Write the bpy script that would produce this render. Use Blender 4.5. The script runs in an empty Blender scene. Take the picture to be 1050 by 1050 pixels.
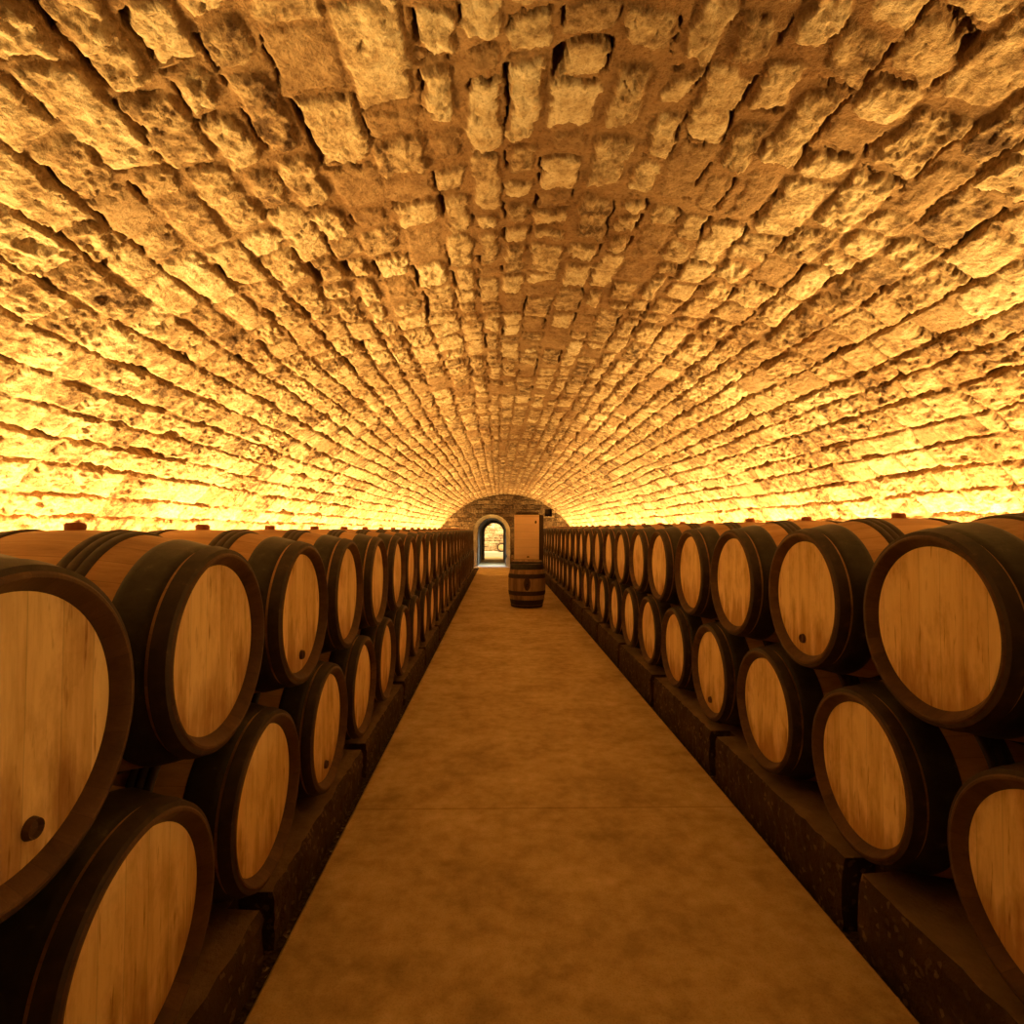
import bpy, bmesh, math, random
import numpy as np
C = bpy.context.scene.collection
rng = random.Random(7)
PI = math.pi

# ------------------------------------------------------------------ helpers
def tag(o, label=None, cat=None, group=None, kind=None):
    if label: o['label'] = label
    if cat: o['category'] = cat
    if group: o['group'] = group
    if kind: o['kind'] = kind
    return o

def link(name, me, mats=(), parent=None, smooth=True):
    o = bpy.data.objects.new(name, me); C.objects.link(o)
    for m in mats: me.materials.append(m)
    if parent: o.parent = parent
    if smooth and len(me.polygons):
        me.polygons.foreach_set('use_smooth', np.ones(len(me.polygons), dtype=bool))
    return o

def empty(name, loc, rz=0.0):
    o = bpy.data.objects.new(name, None); C.objects.link(o)
    o.location = loc; o.rotation_euler = (0, 0, rz); o.empty_display_size = .1
    return o

def mesh_from(name, verts, faces):
    me = bpy.data.meshes.new(name); me.from_pydata([tuple(v) for v in verts], [], faces); me.update()
    return me

def sharpen(o, deg=35):
    bm = bmesh.new(); bm.from_mesh(o.data); bmesh.ops.recalc_face_normals(bm, faces=bm.faces)
    for e in bm.edges:
        if len(e.link_faces) == 2 and e.calc_face_angle(0) > math.radians(deg): e.smooth = False
    bm.to_mesh(o.data); bm.free()
    return o

def lathe(name, prof, mat, parent, n=72, closed=False, sweep=None):
    """turn (t, r) pairs about the local X axis, which runs from the aisle-side head to the back"""
    verts, faces = [], []
    m = len(prof)
    for (t, r) in prof:
        for k in range(n):
            a = 2 * PI * k / n
            verts.append((t, r * math.sin(a), r * math.cos(a)))
    for i in range(m if closed else m - 1):
        j = (i + 1) % m
        for k in range(n):
            k2 = (k + 1) % n
            faces.append((i * n + k, i * n + k2, j * n + k2, j * n + k))
    if not closed:
        if prof[0][1] > 1e-4: pass
    o = link(name, mesh_from(name, verts, faces), [mat], parent)
    return sharpen(o)

def box_bm(bm, x0, x1, y0, y1, z0, z1, bev=0.0):
    r = bmesh.ops.create_cube(bm, size=1)
    vs = r['verts']
    for v in vs:
        v.co = ((x0 + x1) / 2 + v.co.x * (x1 - x0), (y0 + y1) / 2 + v.co.y * (y1 - y0), (z0 + z1) / 2 + v.co.z * (z1 - z0))
    if bev:
        es = list({e for v in vs for e in v.link_edges})
        bmesh.ops.bevel(bm, geom=es, offset=bev, segments=2, affect='EDGES', profile=.6)

def bm_obj(name, bm, mat, parent=None, smooth=False):
    me = bpy.data.meshes.new(name); bmesh.ops.recalc_face_normals(bm, faces=bm.faces); bm.to_mesh(me); bm.free()
    return link(name, me, [mat], parent, smooth)

# ------------------------------------------------------------------ node materials
class NT:
    def __init__(s, name):
        s.m = bpy.data.materials.new(name); s.m.use_nodes = True
        s.t = s.m.node_tree; s.b = s.t.nodes['Principled BSDF']
    def n(s, typ, **kw):
        nd = s.t.nodes.new(typ)
        for k, v in kw.items():
            if k.startswith('_'): setattr(nd, k[1:], v)
            else: nd.inputs[k].default_value = v
        return nd
    def l(s, a, b): s.t.links.new(a, b)
    def coord(s, which='Object'): return s.n('ShaderNodeTexCoord').outputs[which]
    def noise(s, vec, scale, detail=4, rough=.55, out='Fac'):
        nd = s.n('ShaderNodeTexNoise', Scale=scale, Detail=detail, Roughness=rough)
        if vec is not None: s.l(vec, nd.inputs['Vector'])
        return nd.outputs[out]
    def mapping(s, vec, scale=(1, 1, 1), loc=None):
        nd = s.n('ShaderNodeMapping'); nd.inputs['Scale'].default_value = scale
        s.l(vec, nd.inputs['Vector'])
        if loc is not None: s.l(loc, nd.inputs['Location'])
        return nd.outputs[0]
    def ramp(s, fac, stops, interp='LINEAR'):
        nd = s.n('ShaderNodeValToRGB'); cr = nd.color_ramp; cr.interpolation = interp
        while len(cr.elements) < len(stops): cr.elements.new(.5)
        for e, (p, c) in zip(cr.elements, stops): e.position = p; e.color = (*c, 1) if len(c) == 3 else c
        s.l(fac, nd.inputs[0]); return nd.outputs[0]
    def mix(s, fac, a, b, blend='MIX'):
        nd = s.n('ShaderNodeMix', _data_type='RGBA', _blend_type=blend)
        for sock, v in ((nd.inputs[0], fac), (nd.inputs[6], a), (nd.inputs[7], b)):
            if isinstance(v, (int, float)): sock.default_value = v
            elif isinstance(v, tuple): sock.default_value = (*v, 1)
            else: s.l(v, sock)
        return nd.outputs[2]
    def math(s, op, a, b=None, c=None):
        nd = s.n('ShaderNodeMath', _operation=op)
        for i, v in enumerate((a, b, c)):
            if v is None: continue
            if isinstance(v, (int, float)): nd.inputs[i].default_value = v
            else: s.l(v, nd.inputs[i])
        return nd.outputs[0]
    def attr(s, name): return s.n('ShaderNodeAttribute', _attribute_name=name).outputs['Fac']
    def rand(s): return s.n('ShaderNodeObjectInfo').outputs['Random']
    def bump(s, h, strength=.4, dist=.01):
        nd = s.n('ShaderNodeBump', Strength=strength, Distance=dist); s.l(h, nd.inputs['Height'])
        s.l(nd.outputs[0], s.b.inputs['Normal'])
    def done(s, col=None, rough=.8, spec=.3, metal=0.0):
        if col is not None:
            if isinstance(col, tuple): s.b.inputs['Base Color'].default_value = (*col, 1)
            else: s.l(col, s.b.inputs['Base Color'])
        if isinstance(rough, (int, float)): s.b.inputs['Roughness'].default_value = rough
        else: s.l(rough, s.b.inputs['Roughness'])
        s.b.inputs['Specular IOR Level'].default_value = spec
        s.b.inputs['Metallic'].default_value = metal
        return s.m

def stone_material(name, stone, mortar):
    t = NT(name); v = t.coord()
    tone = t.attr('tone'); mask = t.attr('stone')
    big = t.noise(v, 1.1, 3, .6)
    mid = t.noise(v, 16, 5, .65)
    fine = t.noise(v, 75, 4, .7)
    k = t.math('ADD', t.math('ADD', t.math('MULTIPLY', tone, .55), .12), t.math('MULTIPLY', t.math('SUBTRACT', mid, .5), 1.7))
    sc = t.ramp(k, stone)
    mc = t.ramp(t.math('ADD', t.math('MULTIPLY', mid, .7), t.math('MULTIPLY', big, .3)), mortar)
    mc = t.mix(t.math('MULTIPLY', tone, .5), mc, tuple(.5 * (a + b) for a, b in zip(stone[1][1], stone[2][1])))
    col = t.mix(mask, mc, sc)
    dirt = t.ramp(big, [(.36, (.66, .54, .43)), (.62, (1, 1, 1))])
    col = t.mix(.7, col, dirt, 'MULTIPLY')
    speck = t.ramp(fine, [(.32, (.46, .38, .31)), (.52, (1, 1, 1))])
    col = t.mix(.75, col, speck, 'MULTIPLY')
    t.bump(t.math('ADD', fine, t.math('MULTIPLY', mid, .8)), .7, .016)
    return t.done(col, .92, .15)

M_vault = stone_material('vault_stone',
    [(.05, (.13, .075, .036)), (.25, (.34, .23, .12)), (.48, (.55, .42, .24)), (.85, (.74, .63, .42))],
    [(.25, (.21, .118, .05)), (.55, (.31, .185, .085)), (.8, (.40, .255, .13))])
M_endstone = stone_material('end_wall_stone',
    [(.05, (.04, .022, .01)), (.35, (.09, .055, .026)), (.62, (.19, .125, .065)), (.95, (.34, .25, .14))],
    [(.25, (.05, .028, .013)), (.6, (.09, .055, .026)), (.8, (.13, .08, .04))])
M_reveal = stone_material('dressed_stone',
    [(.1, (.34, .25, .12)), (.5, (.52, .41, .22)), (.9, (.64, .53, .32))],
    [(.25, (.25, .18, .1)), (.8, (.4, .3, .2))])

def m_floor():
    t = NT('concrete_floor'); v = t.coord()
    a = t.noise(v, 2.3, 6, .62); b = t.noise(v, 11, 5, .65); f = t.noise(v, 140, 3, .7)
    k = t.math('ADD', t.math('MULTIPLY', a, .55), t.math('MULTIPLY', b, .45))
    col = t.ramp(k, [(.36, (.33, .235, .10)), (.5, (.50, .375, .18)), (.66, (.66, .53, .29))])
    col = t.mix(.55, col, t.ramp(f, [(.32, (.6, .55, .5)), (.5, (1, 1, 1)), (.7, (1.0, 1.0, 1.0))]), 'MULTIPLY')
    # sawn cross joints every four metres
    sp = t.n('ShaderNodeSeparateXYZ'); t.l(v, sp.inputs[0])
    d = t.math('ABSOLUTE', t.math('SUBTRACT', t.math('MODULO', t.math('ADD', sp.outputs[1], 2.94), 4.0), 2.0))
    j = t.ramp(d, [(0.0, (.55, .5, .45)), (.004, (.7, .65, .6)), (.007, (1, 1, 1))])
    col = t.mix(.8, col, j, 'MULTIPLY')
    t.bump(t.math('ADD', b, t.math('MULTIPLY', f, .5)), .25, .006)
    return t.done(col, .75, .25)
M_floor = m_floor()

def m_gravel():
    t = NT('dark_gravel'); v = t.coord()
    vo = t.n('ShaderNodeTexVoronoi', Scale=70); t.l(v, vo.inputs['Vector'])
    sp = t.n('ShaderNodeSeparateColor'); t.l(vo.outputs['Color'], sp.inputs[0])
    col = t.ramp(sp.outputs[0], [(.0, (.03, .018, .009)), (.7, (.07, .042, .02)), (.96, (.12, .08, .045)), (1., (.35, .26, .16))])
    t.bump(vo.outputs['Distance'], .6, .012)
    return t.done(col, .9, .2)
M_gravel = m_gravel()

def m_kerb():
    t = NT('dark_kerb_stone'); v = t.coord()
    vo = t.n('ShaderNodeTexVoronoi', Scale=60); t.l(v, vo.inputs['Vector'])
    sp = t.n('ShaderNodeSeparateColor'); t.l(vo.outputs['Color'], sp.inputs[0])
    a = t.noise(v, 6, 5, .65)
    col = t.ramp(a, [(.3, (.035, .02, .01)), (.55, (.06, .036, .018)), (.75, (.10, .062, .032))])
    fl = t.ramp(sp.outputs[0], [(.90, (0, 0, 0)), (.97, (1, 1, 1))])
    col = t.mix(t.math('MULTIPLY', fl, .55), col, (.22, .15, .08))
    nrm = t.n('ShaderNodeNewGeometry'); s2 = t.n('ShaderNodeSeparateXYZ'); t.l(nrm.outputs['Normal'], s2.inputs[0])
    up = t.ramp(s2.outputs[2], [(.6, (0, 0, 0)), (.9, (1, 1, 1))])
    dust = t.ramp(a, [(.3, (.16, .105, .055)), (.7, (.26, .18, .10))])     # dusty worn top of the kerb
    col = t.mix(up, col, dust)
    t.bump(t.noise(v, 45, 4, .7), .6, .02)
    return t.done(col, .9, .2)
M_kerb = m_kerb()

def wood(name, stops, joint_axis, grain_scale, joint=.08, rough=.7, radial=0, dark=.5, spec=.3, stain=0.0):
    """grain runs along the axis with the small scale; planks are told apart across joint_axis"""
    t = NT(name); v = t.coord(); r = t.rand()
    cb = t.n('ShaderNodeCombineXYZ')
    for i in range(3): t.l(t.math('MULTIPLY', r, 17.0 + 13 * i), cb.inputs[i])
    mv = t.mapping(v, grain_scale, cb.outputs[0])
    g = t.noise(mv, 1.0, 6, .62); g2 = t.noise(mv, 4.5, 4, .7)
    sp = t.n('ShaderNodeSeparateXYZ'); t.l(v, sp.inputs[0])
    if radial:
        u = t.math('MULTIPLY', t.math('ADD', t.math('DIVIDE', t.math('ARCTAN2', sp.outputs[1], sp.outputs[2]), 2 * PI), .5), radial)
    else:
        u = t.math('ADD', t.math('DIVIDE', sp.outputs[joint_axis], joint), 20.37)
    idx = t.math('FLOOR', u); fr = t.math('FRACT', u)
    wn = t.n('ShaderNodeTexWhiteNoise', _noise_dimensions='2D')
    c2 = t.n('ShaderNodeCombineXYZ'); t.l(idx, c2.inputs[0]); t.l(t.math('MULTIPLY', r, 91.0), c2.inputs[1]); t.l(c2.outputs[0], wn.inputs['Vector'])
    k = t.math('ADD', t.math('MULTIPLY', g, .62), t.math('MULTIPLY', g2, .28))
    k = t.math('ADD', k, t.math('MULTIPLY', t.math('SUBTRACT', wn.outputs[0], .5), .20))
    k = t.math('ADD', k, t.math('MULTIPLY', t.math('SUBTRACT', r, .5), .10))
    col = t.ramp(k, stops)
    e = t.math('MINIMUM', fr, t.math('SUBTRACT', 1.0, fr))
    jl = t.ramp(e, [(0.0, (dark,) * 3), (.022, (1, 1, 1))])
    col = t.mix(.8, col, jl, 'MULTIPLY')
    if stain:
        # old wine and damp marks: streaks that run with the grain, denser low on the head
        st = t.noise(t.mapping(v, (1, 16, 3.2), cb.outputs[0]), 1.0, 4, .6)
        low = t.ramp(t.math('ADD', t.math('MULTIPLY', sp.outputs[2], -1.5), st), [(.60, (1, 1, 1)), (.82, (.50, .36, .26))])
        col = t.mix(stain, col, low, 'MULTIPLY')
        bl = t.noise(t.mapping(v, (1, 9, 5), cb.outputs[0]), 1.0, 5, .68)
        col = t.mix(.6, col, t.ramp(bl, [(.32, (.62, .50, .38)), (.50, (1, 1, 1))]), 'MULTIPLY')
        sk = t.ramp(t.noise(t.mapping(v, (1, 60, 7), cb.outputs[0]), 1.0, 3, .6), [(.26, (.42, .28, .18)), (.38, (1, 1, 1))])
        col = t.mix(.8, col, sk, 'MULTIPLY')
    t.bump(t.math('ADD', g2, g), .25, .004)
    return t.done(col, rough, spec)

M_head = wood('pale_head_oak', [(.25, (.62, .42, .19)), (.45, (.82, .62, .31)), (.62, (.89, .70, .38)), (.8, (.92, .75, .45))],
              1, (1, 26, 2.6), .085, .62, dark=.62, spec=.25, stain=.75)
M_stave = wood('stave_oak', [(.25, (.25, .13, .05)), (.5, (.42, .24, .10)), (.75, (.55, .35, .17))],
               1, (2.2, 18, 18), .08, .65, radial=30, dark=.45, spec=.3)
M_stave_old = wood('weathered_stave_oak', [(.25, (.16, .10, .055)), (.5, (.34, .22, .12)), (.75, (.52, .38, .23))],
               1, (2.2, 18, 18), .08, .7, radial=26, dark=.35, spec=.25)
M_chime = wood('stained_chime_oak', [(.25, (.055, .026, .011)), (.55, (.105, .052, .022)), (.8, (.18, .095, .042))],
               1, (9, 30, 30), .08, .6, radial=30, dark=.6, spec=.35)
M_board = wood('pale_board_pine', [(.25, (.72, .52, .33)), (.5, (.82, .62, .42)), (.8, (.88, .70, .50))],
               2, (3.5, 5, 30), .165, .6, dark=.45, spec=.3)
M_darkwood = wood('dark_frame_wood', [(.25, (.03, .016, .009)), (.55, (.06, .032, .017)), (.8, (.10, .055, .03))],
               0, (20, 20, 3), .5, .6, dark=1.0)

def m_hoop(name, c0, c1, rough=.5, metal=.35):
    t = NT(name); v = t.coord()
    a = t.noise(v, 22, 5, .7)
    col = t.ramp(a, [(.35, c0), (.62, c1), (.74, tuple(min(1, x * 2.4) for x in c1))])
    t.bump(t.noise(v, 90, 3, .6), .2, .003)
    return t.done(col, rough, .4, metal)
M_hoop = m_hoop('dark_iron_hoop', (.016, .0125, .008), (.034, .027, .016), .48, .25)
M_bilge = m_hoop('dark_bark_hoop', (.017, .0095, .0055), (.042, .023, .012), .6, 0.0)
M_bung = NT('red_brown_bung').done((.30, .10, .05), .6, .3)
M_hole = NT('dark_hole').done((.02, .011, .006), .8, .2)

# ------------------------------------------------------------------ stone relief in numpy
R_ = np.random.RandomState(11)
LAT = R_.rand(512, 512).astype(np.float32)
def vnoise(x, y):
    xi = np.floor(x).astype(np.int64); yi = np.floor(y).astype(np.int64)
    fx = (x - xi).astype(np.float32); fy = (y - yi).astype(np.float32)
    fx = fx * fx * (3 - 2 * fx); fy = fy * fy * (3 - 2 * fy)
    a = LAT[xi & 511, yi & 511]; b = LAT[(xi + 1) & 511, yi & 511]
    c = LAT[xi & 511, (yi + 1) & 511]; d = LAT[(xi + 1) & 511, (yi + 1) & 511]
    return (a + (b - a) * fx) * (1 - fy) + (c + (d - c) * fx) * fy
def fbm(x, y, octv=4, gain=.5):
    s = 0; amp = 1; tot = 0
    for o in range(octv):
        s = s + amp * (vnoise(x + 37.3 * o, y + 91.7 * o) - .5); tot += amp
        amp *= gain; x = x * 2.03; y = y * 2.03
    return s / tot * 2
def sstep(a, b, x):
    t = np.clip((x - a) / (b - a), 0, 1); return t * t * (3 - 2 * t)

def masonry(s, y, smax, ymin, ymax, seed, course=(.125, .185), length=(.12, .40), vault=True, amp=1.0):
    """height, stone mask and tone for random coursed rubble; s runs across the courses, y along them"""
    rr = np.random.RandomState(seed)
    b = [-smax - .3]
    while b[-1] < smax + .3: b.append(b[-1] + rr.uniform(*course))
    b = np.array(b); nc = len(b) - 1
    rows = []; maxn = 0
    for c in range(nc):
        yb = [ymin - 1 - rr.rand() * .4]
        while yb[-1] < ymax + 1:
            u = rr.rand()
            yb.append(yb[-1] + (length[0] + (length[1] - length[0]) * u ** 1.5))
        rows.append(np.array(yb)); maxn = max(maxn, len(yb))
    P = rr.rand(nc, maxn, 9).astype(np.float32)
    sw = s + .030 * fbm(y * .55, s * .9 + 5, 2) + .010 * fbm(y * 4.0, s * 4 + 9, 2)
    c = np.clip(np.searchsorted(b, sw) - 1, 0, nc - 1)
    yw = y + .02 * fbm(s * 5 + 31, y * 4, 2) + (P[c, 0, 0] - .5) * 0
    j = np.zeros_like(c); y0 = np.zeros_like(s); y1 = np.ones_like(s)
    for ci in range(nc):
        m = c == ci
        if not m.any(): continue
        yb = rows[ci]; jj = np.clip(np.searchsorted(yb, yw[m]) - 1, 0, len(yb) - 2)
        j[m] = jj; y0[m] = yb[jj]; y1[m] = yb[jj + 1]
    p = P[c, j]
    lo = sw - b[c]; hi = b[c + 1] - sw
    right = s > 0
    sp = np.where(right, hi, lo); cr = np.where(right, lo, hi)       # distance to the spring-side and crown-side beds
    crown = sstep(2.1, .3, np.abs(s + .12 * fbm(y * .8, s * .8, 2))) if vault else np.zeros_like(s)
    en = (.010 + .014 * crown) * fbm(s * 20 + 3, y * 20, 3) + .007 * fbm(s * 70, y * 70 + 8, 2)
    mort = .004 + .010 * p[..., 0] + crown * (.008 + .034 * p[..., 1] ** 1.3)
    w = .006 + .021 * p[..., 2] ** 1.3
    esp = sp - (w + .3 * mort) + en
    ecr = cr - mort * .8 + en
    # joints lean a little from one stone to the next
    lean = (p[..., 3] - .5) * .5 * (lo - .07)
    ey = np.minimum(yw - y0 + lean, y1 - yw - lean) - (.007 + .014 * p[..., 4] + crown * (.004 + .024 * p[..., 1])) + en
    k = .008
    d = -k * np.log(np.exp(-np.clip(esp, -.2, .3) / k) + np.exp(-np.clip(ecr, -.2, .3) / k) + np.exp(-np.clip(ey, -.2, .3) / k))
    d = d + .004
    mask = sstep(-.004, .004, d)
    rough = fbm(s * 11 + 17 * p[..., 5], y * 8, 5, .6)
    ridge = 1 - np.abs(fbm(s * 20, y * 13 + 50, 4, .55)) * 2
    prot = .003 + .006 * p[..., 5] + .008 * crown * p[..., 1]
    tilt = (p[..., 6] - .5) * .09 * (.07 - sp)
    ramt = .25 + .85 * p[..., 1] ** 1.3
    fac = np.abs(fbm(s * 14 + 60 + 9 * p[..., 6], y * 11, 3, .5)) * 2 + .5 * np.abs(fbm(s * 31, y * 23 + 15, 3, .5)) * 2
    hs = prot + tilt + amp * ramt * (.010 * rough + .007 * ridge + .012 * fbm(s * 38 + 9, y * 21, 4, .7) - .010 * (fac - .5)) + .004 * np.clip(d, 0, .03) / .03
    hm = -.004 + .007 * fbm(s * 9, y * 9 + 3, 4) + .003 * fbm(s * 45, y * 45, 3)
    h = hm + (hs - hm) * mask
    # open joint under the spring-side edge of the stone
    n = fbm(s * 3.1 + 77, y * 4.2, 3)
    op = sstep(-.10, .14, n + (p[..., 8] - .36) * 1.1 - .22 * crown)
    wv = w * np.clip(.75 + 1.7 * fbm(y * 7, s * 6 + 60, 3), .12, 1.9)
    cre = sstep(.004, -.003, np.abs(sp + en - .005 - wv * .5) - wv * .5) * op * sstep(-.004, .02, ey + .008)
    # and a thinner crack at one end of it
    en2 = np.where(p[..., 6] > .5, yw - y0 + lean, y1 - yw - lean) + en
    wy = .010 * np.clip(.6 + 1.6 * fbm(s * 14 + 4, y * 6, 3), 0, 1.6)
    cry = sstep(.003, -.002, np.abs(en2 - .004 - wy * .5) - wy * .5) * (p[..., 7] > .35) * sstep(.0, .012, ecr + .01) * sstep(-.02, .0, esp)
    cre = np.maximum(cre, cry * .8)
    h = h - cre * (.06 + .06 * p[..., 2])
    pit = sstep(.36, .62, fbm(s * 26 + 200, y * 17 + 40, 4, .65)) * mask * (p[..., 3] > .72)
    h = h - pit * .014 * amp
    pock = sstep(.26, .5, fbm(s * 47 + 20, y * 31 + 70, 3, .6)) * mask * (p[..., 5] > .3)
    h = h - pock * .006 * amp
    cull = p[..., 4] < .03 + .13 * crown                              # stones buried under smeared mortar
    mask2 = np.where(cull, mask * .25, mask) * (1 - cre)
    h = np.where(cull, hm + (h - hm) * .5, h)
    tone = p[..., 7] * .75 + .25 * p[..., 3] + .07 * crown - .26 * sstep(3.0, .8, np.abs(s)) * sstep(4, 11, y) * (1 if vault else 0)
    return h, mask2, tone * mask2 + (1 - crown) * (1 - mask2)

def grid_mesh(name, blocks, mats):
    """blocks: list of (xyz[n,m,3], mask, tone, keep or None); each becomes a patch of one mesh"""
    V, F, A, T = [], [], [], []; off = 0
    for xyz, mask, tone, keep in blocks:
        n, m = mask.shape
        V.append(xyz.reshape(-1, 3)); A.append(mask.ravel()); T.append(tone.ravel())
        i, j = np.meshgrid(np.arange(n - 1), np.arange(m - 1), indexing='ij')
        a = i * m + j
        q = np.stack([a, a + 1, a + m + 1, a + m], -1)
        if keep is not None: q = q[keep]
        F.append(q.reshape(-1, 4) + off); off += n * m
    V = np.concatenate(V).astype(np.float32); F = np.concatenate(F).astype(np.int32)
    me = bpy.data.meshes.new(name)
    me.vertices.add(len(V)); me.vertices.foreach_set('co', V.ravel())
    me.loops.add(F.size); me.loops.foreach_set('vertex_index', F.ravel())
    me.polygons.add(len(F)); me.polygons.foreach_set('loop_start', np.arange(0, F.size, 4, dtype=np.int32))
    me.update(calc_edges=True)
    for nm, arr in (('stone', A), ('tone', T)):
        at = me.attributes.new(nm, 'FLOAT', 'POINT'); at.data.foreach_set('value', np.concatenate(arr).astype(np.float32))
    return link(name, me, mats)

# ------------------------------------------------------------------ the vault
VX, VZ, VR = .27, -.24, 3.09
YB, YE = -2.6, 22.0
PHI = math.radians(86.5)
def vault_block(sarr, yarr):
    S, Y = np.meshgrid(sarr, yarr, indexing='ij')
    S = S.astype(np.float64); Y = Y.astype(np.float64)
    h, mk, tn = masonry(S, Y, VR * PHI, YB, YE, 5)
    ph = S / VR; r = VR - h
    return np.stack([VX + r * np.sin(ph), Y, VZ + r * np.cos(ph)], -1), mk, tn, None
def sgrid(step, coarse):
    a = VR * math.radians(63); e = VR * PHI
    return np.concatenate([np.arange(-e, -a, coarse), np.arange(-a, a, step), np.arange(a, e + coarse, coarse)])
def ygrid(y0, y1, d0, d1):
    out = [y0]
    while out[-1] < y1:
        f = (out[-1] - y0) / (y1 - y0); out.append(out[-1] + d0 + (d1 - d0) * f)
    return np.array(out)
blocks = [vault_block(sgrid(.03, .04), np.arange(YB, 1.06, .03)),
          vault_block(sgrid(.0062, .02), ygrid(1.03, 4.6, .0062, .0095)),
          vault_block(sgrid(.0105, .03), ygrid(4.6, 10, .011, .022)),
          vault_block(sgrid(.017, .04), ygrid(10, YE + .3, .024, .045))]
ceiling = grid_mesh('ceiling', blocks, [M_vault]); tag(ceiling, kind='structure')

# ------------------------------------------------------------------ end wall with doorway and vent
DX0, DX1, DZS, DTOP = -1.00, .43, 1.37, 2.05       # arched door opening
DCX = (DX0 + DX1) / 2; DHW = (DX1 - DX0) / 2
VENT = (1.78, 2.06, 1.98, 2.27)
def arch_in(x, z, cx, hw, zs, top):
    return (np.abs(x - cx) < hw) & ((z < zs) | (((x - cx) / hw) ** 2 + ((z - zs) / (top - zs)) ** 2 < 1))
def end_wall(name, y, x0, x1, z0, z1, step, seed, mat, hole, sign=-1, extra=None, **kw):
    xs = np.arange(x0, x1, step); zs = np.arange(z0, z1, step)
    Z, X = np.meshgrid(zs, xs, indexing='ij')
    h, mk, tn = masonry(Z - 10, X, 14, x0, x1, seed, vault=False, **kw)
    xyz = np.stack([X, y + sign * h, Z], -1)
    cx = (X[:-1, :-1] + X[1:, 1:]) / 2; cz = (Z[:-1, :-1] + Z[1:, 1:]) / 2
    keep = ~arch_in(cx, cz, *hole) if hole else np.ones(cx.shape, bool)
    if extra: keep &= ~((cx > extra[0]) & (cx < extra[1]) & (cz > extra[2]) & (cz < extra[3]))
    o = grid_mesh(name, [(xyz, mk, tn, keep)], [mat]); tag(o, kind='structure')
    return o
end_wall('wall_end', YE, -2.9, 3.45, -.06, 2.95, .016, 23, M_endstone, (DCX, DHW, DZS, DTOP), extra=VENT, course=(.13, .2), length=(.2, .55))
end_wall('wall_back', YB + .03, -2.9, 3.45, -.06, 2.95, .05, 24, M_endstone, None, sign=1)

def tunnel(name, rings, mat, amp=.012, seed=3, n=40):
    """arched passage lining through rings (y, centre x, half width, spring z, top z)"""
    path = []
    for (y, cx, hw, zs, top) in rings:
        pts = [(cx - hw, zs * k / 16 - .02) for k in range(16)]
        pts += [(cx - hw * math.cos(PI * k / n), zs + (top - zs) * math.sin(PI * k / n)) for k in range(n + 1)]
        pts += [(cx + hw, zs * (16 - k) / 16 - .02) for k in range(1, 17)]
        path.append((y, pts))
    xyz = []
    for (ya, pa), (yb, pb) in zip(path[:-1], path[1:]):
        m = max(2, int((yb - ya) / .05))
        for i in range(m):
            f = i / m
            xyz.append([(a[0] + (b[0] - a[0]) * f, ya + (yb - ya) * f, a[1] + (b[1] - a[1]) * f) for a, b in zip(pa, pb)])
    xyz.append([(q[0], path[-1][0], q[1]) for q in path[-1][1]])
    A = np.array(xyz); L = np.concatenate([[0], np.cumsum(np.linalg.norm(np.diff(A[0][:, [0, 2]], axis=0), axis=1))])
    S = np.broadcast_to(L[None, :], A.shape[:2]).astype(float); Y = A[:, :, 1].astype(float)
    h, mk, tn = masonry(S - 20, Y, 25, 20, 34, seed, vault=False, course=(.22, .34), length=(.3, .6))
    cx = np.array([DCX]); A[:, :, 0] -= np.sign(A[:, :, 0] - DCX) * (h - .0) * .4
    o = grid_mesh(name, [(A, mk, tn, None)], [mat]); return tag(o, kind='structure')
M_passage = stone_material('grey_passage_stone',
    [(.1, (.22, .22, .20)), (.5, (.34, .34, .31)), (.9, (.45, .45, .41))], [(.25, (.16, .16, .14)), (.8, (.26, .26, .23))])
PCX, PHW, PZS, PTOP = -.29, .55, 1.35, 1.90
tunnel('door_1', [(YE - .03, DCX, DHW, DZS, DTOP), (YE + .45, PCX, PHW + .02, PZS + .01, PTOP + .02)], M_reveal, seed=5)
tunnel('door_2', [(YE + .45, PCX, PHW, PZS, PTOP), (27.3, PCX + .02, PHW, PZS, PTOP)], M_passage, seed=6)
# far room seen through the passage
end_wall('wall_passage', 27.3, -1.6, 1.4, -.02, 2.6, .03, 31, M_passage, (-.245, .46, 1.28, 1.76), course=(.16, .22))
end_wall('wall_far', 31.25, -3.0, 2.6, -.06, 3.2, .02, 33, M_vault, None, course=(.12, .19), length=(.2, .6))
bm = bmesh.new()
box_bm(bm, VENT[0] - .03, VENT[1] + .03, YE + .45, YE + .5, VENT[2] - .03, VENT[3] + .03)
for (x0, x1, z0, z1) in ((VENT[0] - .03, VENT[0], VENT[2] - .03, VENT[3] + .03), (VENT[1], VENT[1] + .03, VENT[2] - .03, VENT[3] + .03),
                         (VENT[0], VENT[1], VENT[2] - .03, VENT[2]), (VENT[0], VENT[1], VENT[3], VENT[3] + .03)):
    box_bm(bm, x0, x1, YE + .0, YE + .5, z0, z1)
tag(bm_obj('trim_1', bm, M_endstone), kind='structure')
bm = bmesh.new()
box_bm(bm, -3.0, 2.6, 26.9, 31.5, 3.15, 3.3); box_bm(bm, -3.1, -3.0, 27.3, 31.5, -.06, 3.2); box_bm(bm, 2.6, 2.7, 27.3, 31.5, -.06, 3.2)
tag(bm_obj('ceiling_far', bm, M_reveal), kind='structure')
bm = bmesh.new(); box_bm(bm, -3.0, 2.6, 30.3, 31.4, -.06, .25, .015)
M_pale = NT('pale_stone').done((.72, .70, .62), .8, .2)
tag(bm_obj('trim_2', bm, M_pale), kind='structure')
bm = bmesh.new(); box_bm(bm, -1.02, .45, YE - .12, YE + .95, -.03, .012, .008)
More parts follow.
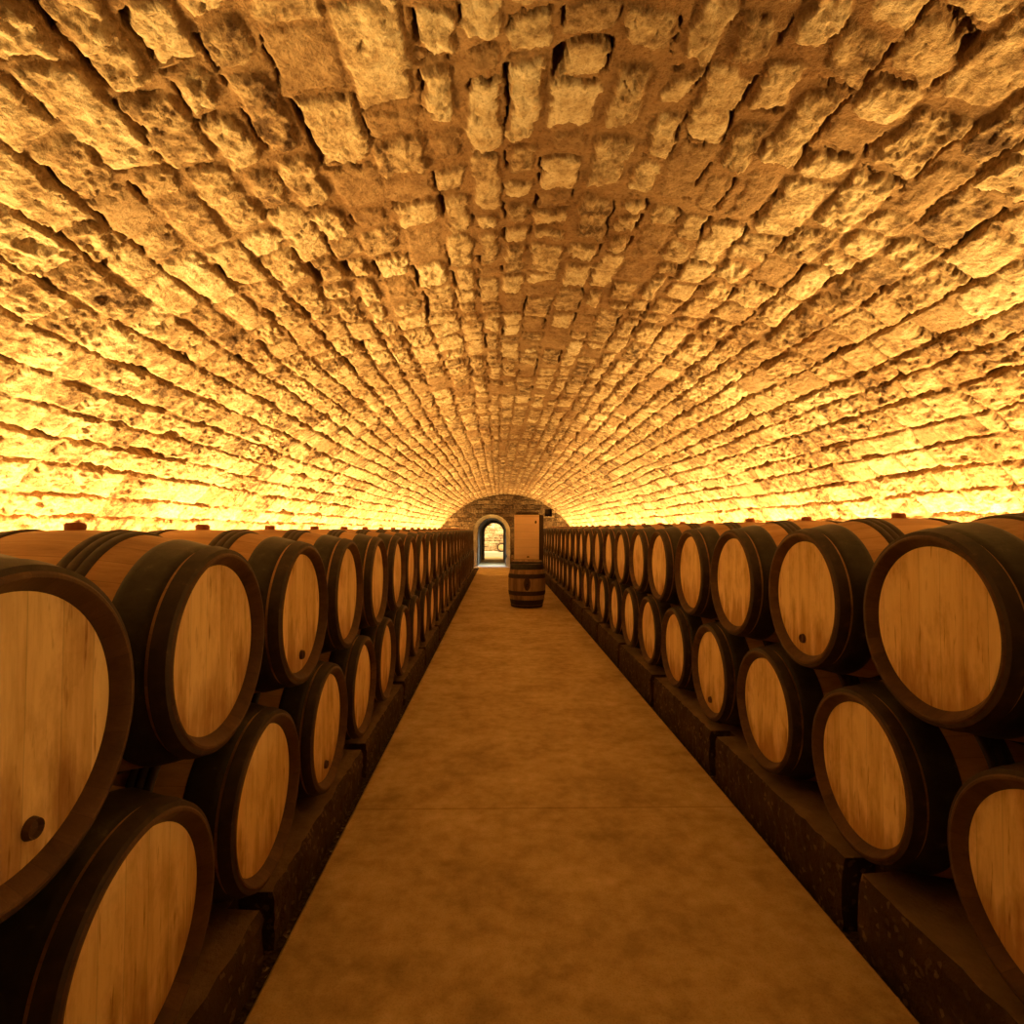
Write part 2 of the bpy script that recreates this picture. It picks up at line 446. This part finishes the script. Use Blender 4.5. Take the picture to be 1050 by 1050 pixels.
tag(bm_obj('trim_3', bm, M_pale), kind='structure')

# ------------------------------------------------------------------ floor: aisle slab standing a little above the earth at its sides
FX0, FX1, FE = -.765, 1.283, 22.3
def build_floor():
    xs = [-3.3, FX0 - .004, FX0 - .002, FX0 + .008, FX1 - .008, FX1 + .002, FX1 + .004, 3.8]
    zs = [-.06, -.06, -.01, 0, 0, -.01, -.06, -.06]
    ys = [YB, YE - .02]
    v = [(x, y, z) for y in ys for x, z in zip(xs, zs)]
    f = []; mi = []
    for i in range(7):
        f.append((i, i + 1, 8 + i + 1, 8 + i)); mi.append(1 if i in (0, 6) else 0)
    b = len(v)
    v += [(-3.2, YE - .02, 0), (2.8, YE - .02, 0), (2.8, 31.4, 0), (-3.2, 31.4, 0)]; f.append((b, b + 1, b + 2, b + 3)); mi.append(0)
    me = mesh_from('floor', v, f)
    for p, m in zip(me.polygons, mi): p.material_index = m
    o = link('floor', me, [M_floor, M_gravel], smooth=False); tag(o, kind='structure')
build_floor()

# ------------------------------------------------------------------ barrels
BL, BR, BE = .92, .358, .286
def rad(t): return BR - (BR - BE) * ((t - BL / 2) / (BL / 2)) ** 2
ORD = ('nearest', 'second', 'third', 'fourth', 'fifth', 'sixth', 'seventh', 'eighth', 'ninth', 'tenth', 'eleventh', 'twelfth', 'thirteenth',
       'fourteenth', 'fifteenth', 'sixteenth', 'seventeenth', 'eighteenth', 'nineteenth', 'twentieth', 'twenty-first', 'twenty-second',
       'twenty-third', 'twenty-fourth', 'twenty-fifth', 'twenty-sixth')

def band(t0, t1, th, ridges=1, samples=10):
    out = []
    for i in range(samples * ridges + 1):
        f = i / (samples * ridges); t = t0 + (t1 - t0) * f
        ph = (f * ridges) % 1.0
        bul = th * (.35 + .65 * math.sin(PI * ph) ** .6) if 0 < i < samples * ridges else 0
        if ridges == 1 and 0 < i < samples: bul = th * min(1, 3.2 * math.sin(PI * f))
        out.append((t, rad(t) + bul))
    inner = [(t1, rad(t1) - .006), (t0, rad(t0) - .006)]
    return out + inner

def make_barrel(stave=M_stave):
    root = empty('wine_barrel', (0, 0, 0))
    prof = [(BL * i / 28, rad(BL * i / 28)) for i in range(29)]
    prof[0] = (.004, BE - .002); prof[-1] = (BL - .004, BE - .002)
    back = [(BL, BE - .006), (BL, BE - .024), (BL - .03, BE - .034), (BL - .032, .0005)]
    front = [(.042, BE - .034)]
    o = lathe('staves', front + [(.012, BE - .012)] + prof + back, stave, root, 90)
    lathe('chime', [(.042, BE - .037), (.034, BE - .0345), (.010, BE - .0175), (.002, BE - .0115), (.000, BE - .009), (.000, BE - .003), (.004, BE + .002), (.03, BE + .001), (.04, BE - .030)], M_chime, root, 90, closed=True)
    # the head: a disc of upright boards set back inside the chime
    lathe('head', [(.032, .0004), (.0322, .12), (.0328, .24), (.034, BE - .030), (.046, BE - .030), (.047, .0004)], M_head, root, 72)
    for s in (0, 1):
        q = lambda pr: [(BL - t, r) for t, r in pr][::-1] if s else pr
        lathe('chime_hoop', q(band(.004, .050, .011)), M_bilge, root, 90, closed=True)
        lathe('quarter_hoop', q(band(.058, .160, .005)), M_hoop, root, 90, closed=True)
        lathe('bilge_hoop', q(band(.250, .335, .0085, 3, 7)), M_bilge, root, 90, closed=True)
    bm = bmesh.new()
    bmesh.ops.create_cone(bm, cap_ends=True, segments=24, radius1=.026, radius2=.029, depth=.05)
    es = [e for e in bm.edges if all(v.co.z > 0 for v in e.verts)]
    bmesh.ops.bevel(bm, geom=es, offset=.004, segments=2, affect='EDGES')
    for v in bm.verts: v.co.z += BR - .003; v.co.x += BL / 2
    bm_obj('bung', bm, M_bung, root)
    return root

proto = make_barrel()
kids = [c for c in C.objects if c.parent is proto]
for k in kids: k.location = (0, 0, BR)            # root sits at the bottom of the belly, under the aisle-side head
def hole_mesh():
    bm = bmesh.new()
    bmesh.ops.create_cone(bm, cap_ends=True, segments=20, radius1=.021, radius2=.018, depth=.012)
    bm.faces.ensure_lookup_table()
    top = max((f for f in bm.faces if len(f.verts) > 4), key=lambda f: f.calc_center_median().z)
    r = bmesh.ops.inset_individual(bm, faces=[top], thickness=.005)
    for v in top.verts: v.co.z -= .008
    for v in bm.verts: v.co = (-v.co.z + .026, v.co.x, v.co.y)
    me = bpy.data.meshes.new('tap_plug'); bm.to_mesh(me); bm.free(); me.materials.append(M_chime); return me
HOLE = hole_mesh()
first = [True]
TAP = {('right', 'upper', 1): .02, ('left', 'upper', 2): -.015, ('right', 'lower', 3): .02, ('left', 'lower', 2): .0, ('left', 'upper', 0): -.05}
def place_barrel(x, y, z, side, tier, k):
    if first[0]:
        r = proto; ch = kids; first[0] = False
    else:
        r = proto.copy(); C.objects.link(r); ch = []
        for c in kids:
            d = c.copy(); C.objects.link(d); d.parent = r; ch.append(d)
    r.location = (x, y, z); r.rotation_euler = (0, 0, 0 if side == 'right' else PI)
    jit = random.Random(hash((x > 0, tier == 'upper', k)) & 0xffff)
    r.rotation_euler.z += jit.uniform(-.012, .012)
    r.location.x += (1 if side == 'right' else -1) * jit.uniform(-.004, .012)
    lab = 'dark hooped oak wine barrel, %s from the camera in the %s row on the %s' % (ORD[k], tier, side)
    if k == 0: lab = 'dark hooped oak wine barrel nearest the camera in the %s row on the %s' % (tier, side)
    key = (side, tier, k)
    if key in TAP:
        h = bpy.data.objects.new('tap_plug', HOLE); C.objects.link(h); h.parent = r
        h.location = (0, TAP[key], BR - .185)
    tag(r, lab, 'barrel', 'oak barrels in the %s %s row' % (side, tier))

NB = 24
XR, XL = 1.33, -.818
for k in range(NB):
    place_barrel(XR, 1.7576 + .75 * k, 1.1875 - BR, 'right', 'upper', k)
for k in range(NB):
    place_barrel(XR, 1.3826 + .75 * k, .5775 - BR, 'right', 'lower', k)
for k in range(NB):
    place_barrel(XL, 1.019 + .7316 * k, 1.1244 - BR, 'left', 'upper', k)
for k in range(NB):
    place_barrel(XL, 1.3848 + .7316 * k, .5089 - BR, 'left', 'lower', k)

# upright barrel at the end of the aisle, and the one in the far room
def stand_barrel(loc, label, group=None, upright=True, tilt=0.0, rz=0.0, mat=None):
    r = proto.copy(); C.objects.link(r); r.location = loc; r.rotation_euler = (0, 0, rz)
    for c in kids:
        if upright and c.name.split('.')[0] == 'bung': continue
        d = c.copy(); C.objects.link(d); d.parent = r
        if upright:
            d.location = (0, 0, BL * .955); d.rotation_euler = (0, PI / 2, 0); d.scale = (.955, 1.0, 1.0)
        if mat and c.name.split('.')[0] in ('staves', 'chime'):
            d.data = d.data.copy(); d.data.materials[0] = mat
    tag(r, label, 'barrel')
    if group: r['group'] = group
    elif 'group' in r: del r['group']
    return r
UB = stand_barrel((.54, 10.93, 0), 'weathered oak barrel standing upright on the aisle floor in front of the board', mat=M_stave_old)
# dark oval mark on its belly, following the curve of the staves
def oval():
    v = [(0, -(BR + .006), .0)]; f = []
    n = 32
    for ring in range(1, 5):
        q = ring / 4
        for k in range(n):
            a = 2 * PI * k / n; zz = .135 * q * math.sin(a); xx = .068 * q * math.cos(a)
            rr = rad(BL / 2 + zz) + (.006 if ring < 4 else -.004)
            ang = xx / BR
            v.append((rr * math.sin(ang), -rr * math.cos(ang), zz))
    for k in range(n): f.append((0, 1 + k, 1 + (k + 1) % n))
    for ring in range(3):
        for k in range(n):
            a = 1 + ring * n + k; b = 1 + ring * n + (k + 1) % n; f.append((a, b, b + n, a + n))
    return mesh_from('oval_mark', v, f)
om = link('oval_mark', oval(), [M_darkwood], UB); om.location = (0, 0, .455); om.rotation_euler.z = -.04
om['label'] = 'dark oval mark'
stand_barrel((.14, 30.38, .252), 'small dark barrel end on the pale ledge beyond the arched doorway', upright=False, rz=PI / 2).scale = (.72,) * 3

# ------------------------------------------------------------------ stone kerbs that carry the barrel rows
def kerb(side, k, y0, y1, top, xa):
    """one rough kerb block with a notch at its far aisle-side corner"""
    sg = 1 if side == 'right' else -1
    d = 1.06; nw, nd = .10, .13
    rr = np.random.RandomState(100 + k + (50 if sg > 0 else 0))
    pl = [(0, 0), (0, 1), (d, 1), (d, 0)]
    L = y1 - y0
    xs = [0]; bm = bmesh.new()
    # plan outline, finely divided along the aisle face
    out = []
    ny = 40
    for i in range(ny + 1):
        out.append((0.0, (L - nw) * i / ny))
    out += [(nd, L - nw + .01), (nd, L - .004), (d, L - .004), (d, 0.0)]
    nz = 7
    rings = []
    base = -.07
    for iz in range(nz + 1):
        z = base + (top - base) * iz / nz
        ring = []
        for q, (px, py) in enumerate(out):
            dx = 0
            if q <= ny and 0 < iz: dx = float(rr.uniform(-.006, .006)) + (.012 if iz == nz else 0)
            zz = z
            ring.append(bm.verts.new((xa + sg * (px + dx), y0 + py, zz)))
        rings.append(ring)
    n = len(out)
    for iz in range(nz):
        for q in range(n):
            q2 = (q + 1) % n
            bm.faces.new((rings[iz][q], rings[iz][q2], rings[iz + 1][q2], rings[iz + 1][q]))
    bm.faces.new(rings[-1]); bm.faces.new(rings[0][::-1])
    o = bm_obj('kerb_block', bm, M_kerb)
    ordn = ORD[k]
    lab = ('low dark stone kerb block under the %s barrels, %s from the camera' % (side, ordn)) if k else \
          ('low dark stone kerb block under the %s barrels, nearest the camera' % side)
    tag(o, lab, 'kerb', 'stone kerb blocks under the %s barrel rows' % side)
for side, xa, top, gaps in (('right', 1.332, .2195, 2.20), ('left', -.820, .1509, 2.14)):
    ys = [-.9, gaps]
    while ys[-1] < 18.6: ys.append(ys[-1] + (1.38 if side == 'right' else 1.44))
    for k in range(len(ys) - 1):
        kerb(side, k, ys[k], ys[k + 1], top, xa)

# ------------------------------------------------------------------ board standing behind the upright barrel
bd = empty('display_board', (.60, 12.3, 0)); tag(bd, 'pale plank board in a dark frame standing behind the upright barrel', 'board')
def part(name, mat, boxes, parent, bev=.004):
    bm = bmesh.new()
    for b in boxes: box_bm(bm, *b, bev)
    return bm_obj(name, bm, mat, parent)
part('panel', M_board, [(-.27, .27, -.02, .02, .83, 1.80)], bd)
part('frame', M_darkwood, [(-.27, .37, .021, .06, 0.06, 1.80), (-.23, .26, .0205, .06, 1.80, 1.86)], bd)
part('base', M_darkwood, [(-.30, .38, -.10, .20, 0, .06)], bd)
part('rail', M_darkwood, [(-.27, .27, -.02, .02, .76, .829)], bd)
for (kx, kz, w, h) in ((.195, 1.64, .022, .034), (.03, .885, .03, .016)):
    bm = bmesh.new(); bmesh.ops.create_uvsphere(bm, u_segments=14, v_segments=8, radius=1)
    for v in bm.verts: v.co = (kx + v.co.x * w, -.020 + v.co.y * .004, kz + v.co.z * h)
    bm_obj('knot', bm, M_chime, bd, True)

# ------------------------------------------------------------------ lights
def area(name, loc, sx, sy, power, col, rot, spread=PI):
    l = bpy.data.lights.new(name, 'AREA'); l.shape = 'RECTANGLE'; l.size = sx; l.size_y = sy; l.energy = power; l.color = col; l.spread = spread
    o = bpy.data.objects.new(name, l); C.objects.link(o); o.location = loc; o.rotation_euler = rot
    return o
WARM = (1.0, .60, .185)
STRIP = 176.0
n = 8
y0, y1 = .9, 21.7
for i in range(n):
    seg = (y1 - y0) / n
    yc = y0 + seg * (i + .5)
    # light lies along the wall behind each barrel row and shines up it
    area('strip_light', (-2.14, yc, 1.04), .05, seg * .98, STRIP, WARM, (0, PI + .28, 0))
    area('strip_light', (2.68, yc, 1.04), .05, seg * .98, STRIP, WARM, (0, PI - .28, 0))
area('far_room_light', (-.4, 29.2, 3.0), 2.2, .3, 330, (1.0, .76, .40), (math.radians(58), 0, 0))
area('threshold_light', (PCX, 23.3, 1.84), .35, .5, 15, (.80, .94, 1.0), (0, 0, 0), 1.6)

w = bpy.data.worlds.new('World'); bpy.context.scene.world = w; w.use_nodes = True
w.node_tree.nodes['Background'].inputs[0].default_value = (0, 0, 0, 1)
w.node_tree.nodes['Background'].inputs[1].default_value = 0

# ------------------------------------------------------------------ camera
cam = bpy.data.cameras.new('Camera'); co = bpy.data.objects.new('Camera', cam); C.objects.link(co)
cam.sensor_width = 36; cam.lens = 579.3 / 1050 * 36; cam.clip_start = .02
from mathutils import Matrix
co.matrix_world = Matrix.Translation((0, 0, 1.49)) @ Matrix.Rotation(-.0226, 4, 'Z') @ Matrix.Rotation(PI / 2 + .03, 4, 'X') @ Matrix.Rotation(.0036, 4, 'Z')
sc = bpy.context.scene; sc.camera = co
sc.view_settings.view_transform = 'Standard'; sc.view_settings.look = 'None'; sc.view_settings.gamma = 1; sc.view_settings.use_curve_mapping = False
sc.view_settings.exposure = 0.08
